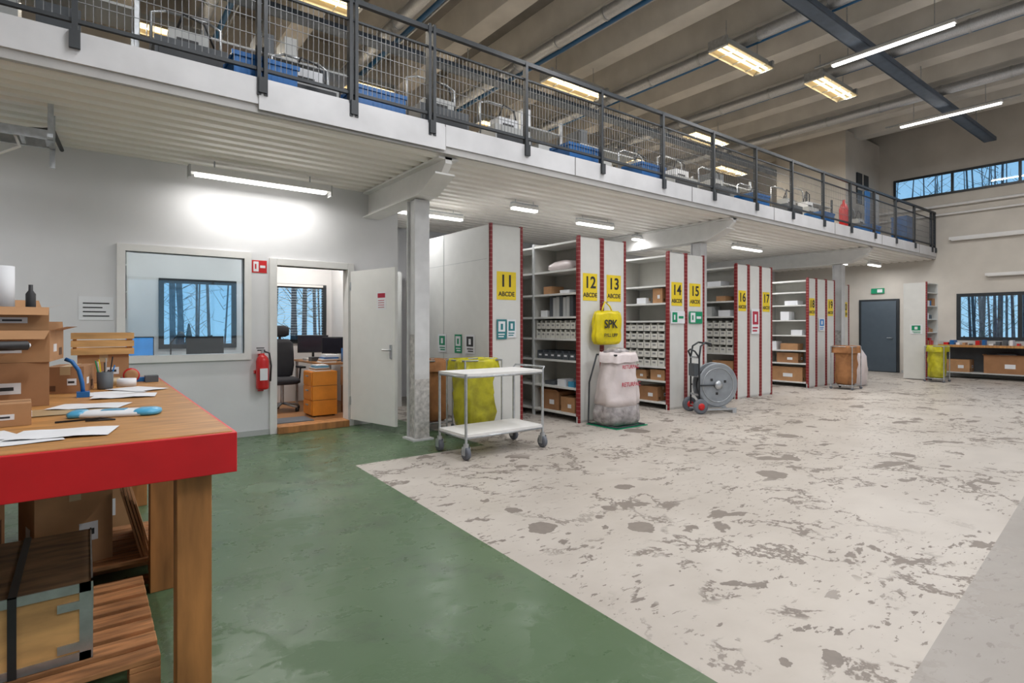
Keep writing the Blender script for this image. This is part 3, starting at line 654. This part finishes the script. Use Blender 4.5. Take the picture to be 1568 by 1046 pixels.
cbox('cardboard_box',-.90,-.33,3.24,3.56,zt,1.26,-4,card2,True,flap=.5)
cbox('cardboard_box',-.16,.02,4.25,4.55,zt,1.16,-10,card)
b=MB('black_foam_roll'); b.cyl((-.52,3.33,1.31),(-.22,3.5,1.31),.022,black,12); b.cyl((-.53,3.325,1.31),(-.21,3.505,1.31),.01,paper,8); b.done()
b=MB('paper_roll'); b.lathe((-.345,3.93,1.455),[(.02,.26),(.02,0),(.05,0),(.05,.26),(.02,.26)],paper,24); b.done()
b=MB('spray_bottle'); b.lathe((-.235,3.98,1.455),[(.02,0),(.022,.005),(.022,.12),(.010,.14),(.010,.17)],black,16); b.done()
cbox('cardboard_box',-.045,.25,4.9,5.17,zt,1.20,0,card2)
b=MB('wooden_slat_crate'); x0_,x1_,ya,yb_,z0_=-.08,.28,4.87,5.19,1.202
for z in (0,.055,.11): b.box(x0_,x1_,ya,ya+.01,z0_+z,z0_+z+.042,crw);b.box(x0_,x1_,yb_-.01,yb_,z0_+z,z0_+z+.042,crw);b.box(x0_,x0_+.01,ya+.01,yb_-.01,z0_+z,z0_+z+.042,crw);b.box(x1_-.01,x1_,ya+.01,yb_-.01,z0_+z,z0_+z+.042,crw)
for (x,y) in ((x0_+.01,ya+.01),(x1_-.03,ya+.01),(x0_+.01,yb_-.03),(x1_-.03,yb_-.03)): b.box(x,x+.02,y,y+.02,z0_,z0_+.152,wood2)
b.box(x0_+.01,x1_-.01,ya+.01,yb_-.01,z0_,z0_+.01,crw); b.done()
b=MB('pen_cup'); b.lathe((.10,4.42,zt),[(.038,.01),(.041,.11),(.045,.11),(.042,.01),(.04,0)],bing)
for i in range(8):
    t=i*.8; b.cyl((.10+.02*math.cos(t),4.42+.02*math.sin(t),zt+.02),(.10+.05*math.cos(t),4.42+.05*math.sin(t),zt+.15+.008*i),.004,[bluel,redb,black,paper,green,yellow,steel,black][i],6)
b.done()
b=MB('tape_gun')
b.tube([(-.01,4.0,zt+.012),(-.015,4.0,zt+.08),(-.03,4.01,zt+.15),(-.06,4.02,zt+.20),(-.09,4.03,zt+.215)],.011,blue,10); b.box(-.04,.02,3.96,4.03,zt,zt+.03,blue); b.done()
b=MB('tape_gun'); b.box(.20,.42,4.86,4.91,zt,zt+.03,bluel); b.lathe((.26,4.82,zt+.052),[(.02,-.025),(.05,-.025),(.05,.025),(.02,.025)],redb,24,'y'); b.lathe((.26,4.82,zt+.052),[(.022,-.027),(.042,-.027),(.042,.027),(.022,.027)],card2,24,'y'); b.box(.34,.42,4.76,4.85,zt,zt+.045,bing); b.done()
b=MB('tape_roll'); b.lathe((.22,4.55,zt),[(.03,0),(.055,0),(.055,.05),(.03,.05),(.03,0)],paper,24); b.lathe((.14,4.68,zt),[(.03,0),(.05,0),(.05,.05),(.03,.05),(.03,0)],tapew,24); b.done()
def sheets(name,items,z=zt):
    b=MB(name)
    for k,(x,y,w,h,r,m) in enumerate(items):
        b.T=Matrix.Translation((x,y,z+k*.0015))@Matrix.Rotation(math.radians(r),4,'Z')
        n=6; vs=[]
        for i in range(n+1):
            q=-w/2+w*i/n; zz=.001+.006*abs(math.sin(i*.9+k))*(1 if k%2 else .4)
            vs+=[(q,-h/2,zz),(q,h/2,zz*.6+.0005)]
        b.add(vs,[(2*i,2*i+2,2*i+3,2*i+1) for i in range(n)],m)
    b.T=Matrix.Identity(4); return b.done()
sheets('paper_sheets',[(-.22,2.60,.30,.21,8,paper),(-.06,2.66,.3,.21,-12,paper),(-.35,2.70,.3,.21,20,paper)])
sheets('paper_sheets',[(.14,4.12,.28,.21,10,paper),(.18,3.88,.3,.21,-8,paper),(.26,4.25,.21,.3,30,paper)])
sheets('paper_sheets',[(-.07,3.36,.36,.26,3,tapew),(.02,3.48,.3,.21,-20,paper)])
b=MB('wet_wipes_packet'); b.T=Matrix.Translation((.11,3.08,zt))@Matrix.Rotation(math.radians(-18),4,'Z')
b.sack((0,0,0),.17,.065,[(.9,0),(1,.008),(.95,.018),(.6,.026)],paper,amp=.03,sq=.5,seed=40); b.sack((.12,0,.002),.055,.064,[(.9,0),(1,.008),(.95,.019),(.6,.027)],ltblue,amp=.03,sq=.5,seed=41); b.sack((-.14,0,.002),.035,.06,[(.9,0),(1,.008),(.95,.019),(.6,.027)],ltblue,amp=.03,sq=.5,seed=42); b.box(-.05,.04,-.03,.02,.024,.029,ltblue)
b.done()
b=MB('cable'); b.tube([(.0,2.94,zt+.004),(.1,2.92,zt+.004),(.05,2.99,zt+.004),(-.1,2.97,zt+.004)],.004,black,6); b.done()
def pallet(x0,x1,y0,y1,nb=7):
    b=MB('wooden_pallet'); w=(y1-y0)
    for i in range(nb):
        yy=y0+i*(w-.09)/(nb-1); b.box(x0,x1,yy,yy+.09,.122,.144,palw)
    for xx in (x0,(x0+x1)/2-.05,x1-.1):
        b.box(xx,xx+.1,y0,y1,.1,.122,palw)
        for yy in (y0,(y0+y1)/2-.07,y1-.14): b.box(xx,xx+.1,yy,yy+.14,.022,.1,palw)
    for yy in (y0,(y0+y1)/2-.05,y1-.1): b.box(x0,x1,yy,yy+.1,0,.022,palw)
    return b.done(.004)
pallet(-.98,.23,2.52,3.38)
pallet(-.85,.38,3.62,4.3)
b=MB('plywood_crate'); X0,X1,Y0_,Y1_,Z0,Z1=-.85,.017,2.66,3.36,.146,.43
b.box(X0,X1,Y0_,Y1_,Z0,Z1-.02,crw); b.box(X0-.004,X1+.004,Y0_-.004,Y1_+.004,Z1-.02,Z1,crtop)
for x in (X0,X1):
    s=1 if x==X1 else -1
    b.box(min(x,x+s*.006),max(x,x+s*.006),Y0_-.006,Y0_+.03,Z0,Z1+.004,steel); b.box(min(x,x-s*.035),max(x,x-s*.035),Y0_-.006,Y0_,Z0,Z1+.004,steel)
    b.box(min(x,x+s*.006),max(x,x+s*.006),Y1_-.03,Y1_+.006,Z0,Z1+.004,steel)
    b.box(min(x,x+s*.006),max(x,x+s*.006),Y0_,Y1_,Z1-.035,Z1+.004,steel); b.box(min(x,x+s*.006),max(x,x+s*.006),Y0_,Y1_,Z0,Z0+.03,steel)
b.box(X0,X1,Y0_-.006,Y0_,Z1-.03,Z1+.004,steel); b.box(X0,X1,Y0_-.006,Y0_,Z0,Z0+.03,steel)
for z in (Z0+.04,Z1-.09): b.box(X1-.1,X1-.035,Y0_-.008,Y0_,z,z+.03,steel)
b.box(X1,X1+.01,Y0_+.25,Y0_+.33,Z0+.08,Z0+.16,steel)
for q in (-.22,-.62): b.box(q,q+.025,Y0_-.012,Y1_+.01,Z1+.003,Z1+.007,black); b.box(q,q+.025,Y0_-.012,Y0_-.008,Z0,Z1+.007,black)
b.done()
cbox('cardboard_box',-.25,.08,3.70,4.05,.146,.54,14,card2); cbox('cardboard_box',-.75,-.38,3.66,4.2,.146,.66,-5,card2)
b=MB('flattened_cardboard'); b.T=Matrix.Translation((.24,3.66,.146))@Matrix.Rotation(math.radians(-14),4,'Y')
for i in range(4): b.box(.0+i*.014,.01+i*.014,-.02,.5,0,.38-.03*i,[card,card2][i%2])
b.done()
cbox('cardboard_box',-.2,.25,4.6,5.1,.0,.45,0,card2)

# ---------------- office ----------------
b=MB('office_desk'); b.box(2.88,3.55,8.65,10.05,.80,.83,deskt)
for (x,y) in ((2.92,8.7),(3.5,8.7),(2.92,10.0),(3.5,10.0)): b.box(x-.02,x+.02,y-.02,y+.02,.08,.80,steel)
b.done(.003)
b=MB('drawer_pedestal'); b.box(2.62,2.98,8.2,8.6,.10,.74,orange)
for z in (.12,.33,.54): b.box(2.605,2.62,8.22,8.58,z,z+.19,orange); b.box(2.59,2.605,8.35,8.45,z+.12,z+.14,steel)
for z in (.32,.53): b.box(2.62,2.98,8.197,8.2,z,z+.006,cardd)
for (x,y) in ((2.66,8.24),(2.94,8.24),(2.66,8.56),(2.94,8.56)): b.cyl((x,y,.08),(x,y,.10),.02,black)
b.done(.004)
b=MB('paper_stack')
for k in range(5): b.box(2.66+.01*k,2.9-.006*k,8.25+.01*k,8.55-.01*k,.741+k*.018,.757+k*.018,[paper,card2,paper,ltblue,paper][k])
b.done()
def monitor(x,y,z,rz,w=.5,sm=None):
    b=MB('computer_monitor'); b.T=Matrix.Translation((x,y,z))@Matrix.Rotation(math.radians(rz),4,'Z')
    b.box(-.12,.12,-.08,.08,0,.012,black); b.box(-.02,.02,.02,.05,.012,.2,black); b.box(-w/2,w/2,-.015,.02,.12,.12+w*.6,black); b.box(-w/2+.012,w/2-.012,-.017,-.015,.135,.105+w*.6,sm or screen); b.done(.003)
monitor(3.12,9.75,.83,-20); monitor(3.3,9.2,.83,-50,.46)
b=MB('office_chair'); cx,cy,f=2.45,9.15,.08
for k in range(5):
    t=k*2*math.pi/5+.3; b.tube([(cx,cy,f+.12),(cx+.28*math.cos(t),cy+.28*math.sin(t),f+.07)],.018,steel); b.lathe((cx+.28*math.cos(t),cy+.28*math.sin(t),f+.03),[(.01,-.02),(.03,-.02),(.03,.02),(.01,.02)],black,12,'x')
b.cyl((cx,cy,f+.1),(cx,cy,f+.43),.025,steel)
b.sack((cx,cy,f+.42),.25,.25,[(.85,0),(1,.02),(1,.07),(.8,.1)],fleece,amp=.0,sq=.6)
b.T=Matrix.Translation((cx,cy+.2,f+.5))@Matrix.Rotation(math.radians(-25),4,'Z')@Matrix.Rotation(math.radians(-8),4,'X'); b.sack((0,0,0),.23,.05,[(.5,.0),(.9,.04),(1,.2),(.95,.4),(.9,.55),(.6,.62)],fleece,amp=0,sq=.6); b.sack((0,0,.66),.14,.04,[(.6,0),(1,.03),(1,.14),(.6,.18)],fleece,amp=0,sq=.6); b.box(-.02,.02,-.01,.02,.6,.68,black); b.T=Matrix.Identity(4)
for s in (-1,1): b.tube([(cx+s*.26,cy,f+.45),(cx+s*.28,cy,f+.66)],.015,black); b.box(cx+s*.28-.04,cx+s*.28+.04,cy-.15,cy+.12,f+.66,f+.69,black)
b.done()
b=MB('venetian_blind')
for i in range(20): b.box(2.4,3.42,10.13,10.155,2.1-i*.045,2.104-i*.045,blinds)
b.box(2.4,3.42,10.12,10.16,2.1,2.14,white); b.done()
b=MB('desk_papers')
for k in range(6): b.box(2.92+.02*k,3.15+.02*k,8.7+.02*k,8.95+.02*k,.831+k*.02,.85+k*.02,[paper,card2,paper,blue,paper,paper][k])
b.box(3.3,3.45,8.68,8.8,.831,1.1,shelfw); b.box(3.3,3.4,8.82,8.9,.831,1.05,blue); b.box(2.92,3.05,9.2,9.35,.831,.9,bing); b.box(2.9,3.1,9.4,9.6,.831,.87,paper); b.done()
cbox('cardboard_box',3.15,3.5,8.15,8.5,.08,.5,0,card); cbox('cardboard_box',3.15,3.5,8.15,8.5,.50,.78,5,card2)
b=MB('office_desk'); b.box(-.2,1.9,9.3,10.0,.80,.83,white)
for (x,y) in ((-.15,9.35),(1.85,9.35),(-.15,9.95),(1.85,9.95)): b.box(x-.02,x+.02,y-.02,y+.02,.08,.80,steel)
b.done(); monitor(.55,9.7,.83,5,.5,screenb); monitor(1.45,9.6,.83,175,.5)
b=MB('desk_lamp'); b.lathe((1.0,9.6,.831),[(.07,0),(.07,.015),(.01,.02)],black,16); b.tube([(1.0,9.6,.84),(1.0,9.62,1.15),(1.1,9.55,1.3)],.01,black); b.lathe((1.12,9.53,1.24),[(.07,0),(.03,.08),(.01,.09)],black,16); b.done()
b=MB('office_bookshelf'); b.box(-.3,.5,10.0,10.18,1.5,1.52,shelfw)
for x in (-.3,.48): b.box(x,x+.02,10.0,10.18,1.52,2.6,shelfw)
for z in (1.9,2.3,2.58): b.box(-.28,.48,10.0,10.18,z,z+.02,shelfw)
for z in (1.52,1.92):
    x=-.26
    while x<.4: w=U(.04,.08); b.box(x,x+w-.004,10.01,10.17,z,z+U(.24,.32),random.choice([blue,bluel,paper,bing,redb])); x+=w
b.done()

# ---------------- mezzanine contents ----------------
zd=3.62
def rack(x0,x1,y0,y1,h,seed):
    rnd=random.Random(seed+20); b=MB('steel_storage_rack')
    for x in (x0,x1):
        for y in (y0,y1): b.box(x-.02,x+.02,y-.02,y+.02,zd,zd+h,dark if seed%2 else steel)
        b.cyl((x,y0,zd+.3),(x,y1,zd+h-.1),.008,steel,6)
    for z in (.1,h*.45,h*.8):
        b.box(x0,x1,y0,y1,zd+z,zd+z+.025,shelfg)
        x=x0+.1
        while x<x1-.4:
            w=rnd.uniform(.12,.45); hh=rnd.uniform(.08,.3)
            if rnd.random()<.65:
                b.box(x,x+w,y0+.05,y1-.1,zd+z+.025,zd+z+.025+hh,rnd.choice([card,bing,bing,shelfg,paper,blue,shelfg,dark]))
            x+=w+rnd.uniform(.05,.4)
    b.done()
for i,(a,c,h) in enumerate(((-1.2,.4,1.1),(1.0,2.6,1.0),(5.2,6.0,1.0),(6.4,7.8,.95),(10.2,11.6,.95),(14.2,15.6,1.1))): rack(a,c,6.6,7.1,h,i)
def machine(x,y,w,h,seed):
    b=MB('grey_equipment_trolley'); bm_=shelfg if seed%2 else bing
    b.box(x-w/2,x+w/2,y-.2,y+.2,zd+.08,zd+h*.55,bm_); b.box(x-w/2+.03,x+w/2-.03,y-.21,y-.2,zd+.15,zd+h*.45,dark)
    for s in (-1,1):
        b.tube([(x+s*w/2,y+.15,zd+h*.5),(x+s*w/2,y+.17,zd+h),(x+s*w*.3,y+.17,zd+h+.05)],.015,steel)
        for t in (-.15,.15): b.cyl((x+s*w*.4-.015,y+t,zd+.04),(x+s*w*.4+.015,y+t,zd+.04),.04,black,12)
    b.tube([(x-w*.3,y+.17,zd+h+.05),(x+w*.3,y+.17,zd+h+.05)],.015,steel)
    b.box(x-w*.3,x+w*.25,y-.12,y+.1,zd+h*.55,zd+h*.55+.14,paper if seed%2 else shelfg); b.box(x-w*.2,x+w*.1,y-.13,y-.12,zd+h*.58,zd+h*.62,black)
    b.tube([(x-w*.2,y,zd+h*.7),(x-w*.1,y-.05,zd+h*.95),(x+w*.2,y-.05,zd+h*.9),(x+w*.4,y,zd+h*.6)],.012,black)
    b.done()
for k,(x,y,w,h) in enumerate(((.8,6.2,.6,.8),(1.9,6.2,.6,.7),(3.6,6.3,.7,.95),(4.6,6.2,.6,.85),(7.4,6.2,.6,.7),(8.6,6.3,.7,.85),(9.6,6.2,.5,.8),(11.0,6.2,.6,.7),(12.6,6.3,.7,.9),(13.5,6.3,.5,1.0),(16.4,6.3,.6,.9))): machine(x,y,w,h,k)
def crates(x,y,n):
    b=MB('blue_storage_crates')
    for k in range(n):
        z=zd+k*.3
        b.box(x-.28,x+.28,y-.19,y+.19,z,z+.02,blue)
        for s in (-1,1):
            b.box(x-.28,x+.28,y+s*.18-.01,y+s*.18+.01,z+.02,z+.27,blue); b.box(x+s*.27-.01,x+s*.27+.01,y-.17,y+.17,z+.02,z+.27,blue)
            b.box(x-.3,x+.3,y+s*.19-.012,y+s*.19+.012,z+.25,z+.29,blue); b.box(x+s*.28-.012,x+s*.28+.012,y-.19,y+.19,z+.25,z+.29,blue)
    b.done()
for x,y,n in ((1.35,5.75,1),(2.5,5.75,1),(5.5,5.75,1),(7.0,5.75,1),(10.2,5.75,1),(13.0,5.75,1),(15.6,5.75,1),(18.6,5.95,3)): crates(x,y,n)
b=MB('folding_partition_screen')
for i in range(3): b.box(17.0+i*.3,17.28+i*.3,6.3,6.34,zd+.04,zd+1.5,[blue,bing,shelfg][i])
b.box(16.95,17.95,6.2,6.45,zd,zd+.04,dark)
b.done()
b=MB('red_gas_bottle'); b.lathe((14.6,5.9,zd),[(.09,0),(.1,.02),(.1,.62),(.07,.72),(.03,.76),(.03,.84)],redb,20); b.cyl((14.56,5.9,zd+.85),(14.64,5.9,zd+.85),.015,steel); b.done()

# ---------------- outside trees ----------------
rnd=random.Random(11)
for nm,rng in (('forest_trees_east',[(U(25,46),U(-8,14)) for _ in range(110)]),('forest_trees_north',[(U(-6,20),U(15,34)) for _ in range(120)])):
    b=MB(nm)
    for i,(x,y) in enumerate(rng):
        r=rnd.uniform(.03,.09); h=rnd.uniform(7,12); b.cyl((x,y,-.35),(x+rnd.uniform(-.5,.5),y+rnd.uniform(-.5,.5),h),r,bark,6,r2=.02)
        for k in range(18):
            z=rnd.uniform(.5,h*.9); t=rnd.uniform(0,6.28); l=rnd.uniform(.4,1.4); q=(x+l*math.cos(t),y+l*math.sin(t),z+l*rnd.uniform(.2,.9)); b.cyl((x,y,z),q,.013,bark,4,r2=.005)
            b.cyl(q,(q[0]+rnd.uniform(-.4,.4),q[1]+rnd.uniform(-.4,.4),q[2]+.3),.006,bark,4,r2=.003)
        if i%6==0:
            hh=rnd.uniform(.8,1.9)
            for k in range(4): b.cyl((x+.6,y+.6,-.3+hh*.22*k),(x+.6,y+.6,-.3+hh*(.22*k+.4)),.45-.1*k,pine,7,r2=.03)
    b.done(origin=False)

w=bpy.data.worlds.new('sky'); sc.world=w; w.use_nodes=True; nt=w.node_tree; bg=nt.nodes['Background']
tc=nt.nodes.new('ShaderNodeTexCoord'); sp=nt.nodes.new('ShaderNodeSeparateXYZ'); cr=nt.nodes.new('ShaderNodeValToRGB')
nt.links.new(tc.outputs['Generated'],sp.inputs[0]); nt.links.new(sp.outputs['Z'],cr.inputs[0]); nt.links.new(cr.outputs[0],bg.inputs[0])
cr.color_ramp.elements[0].color=(.45,.72,.92,1); cr.color_ramp.elements[1].color=(.18,.45,.85,1); cr.color_ramp.elements[1].position=.6
bg.inputs[1].default_value=1.2

cd=bpy.data.cameras.new('camera'); cam=bpy.data.objects.new('camera',cd); COL.objects.link(cam)
cam.location=(0,0,1.4); cam.rotation_euler=(math.pi/2,0,-math.asin(.6064)); cd.sensor_width=36; cd.lens=874/1600*36; cd.shift_y=-23.5/1600; cd.clip_start=.05
sc.camera=cam
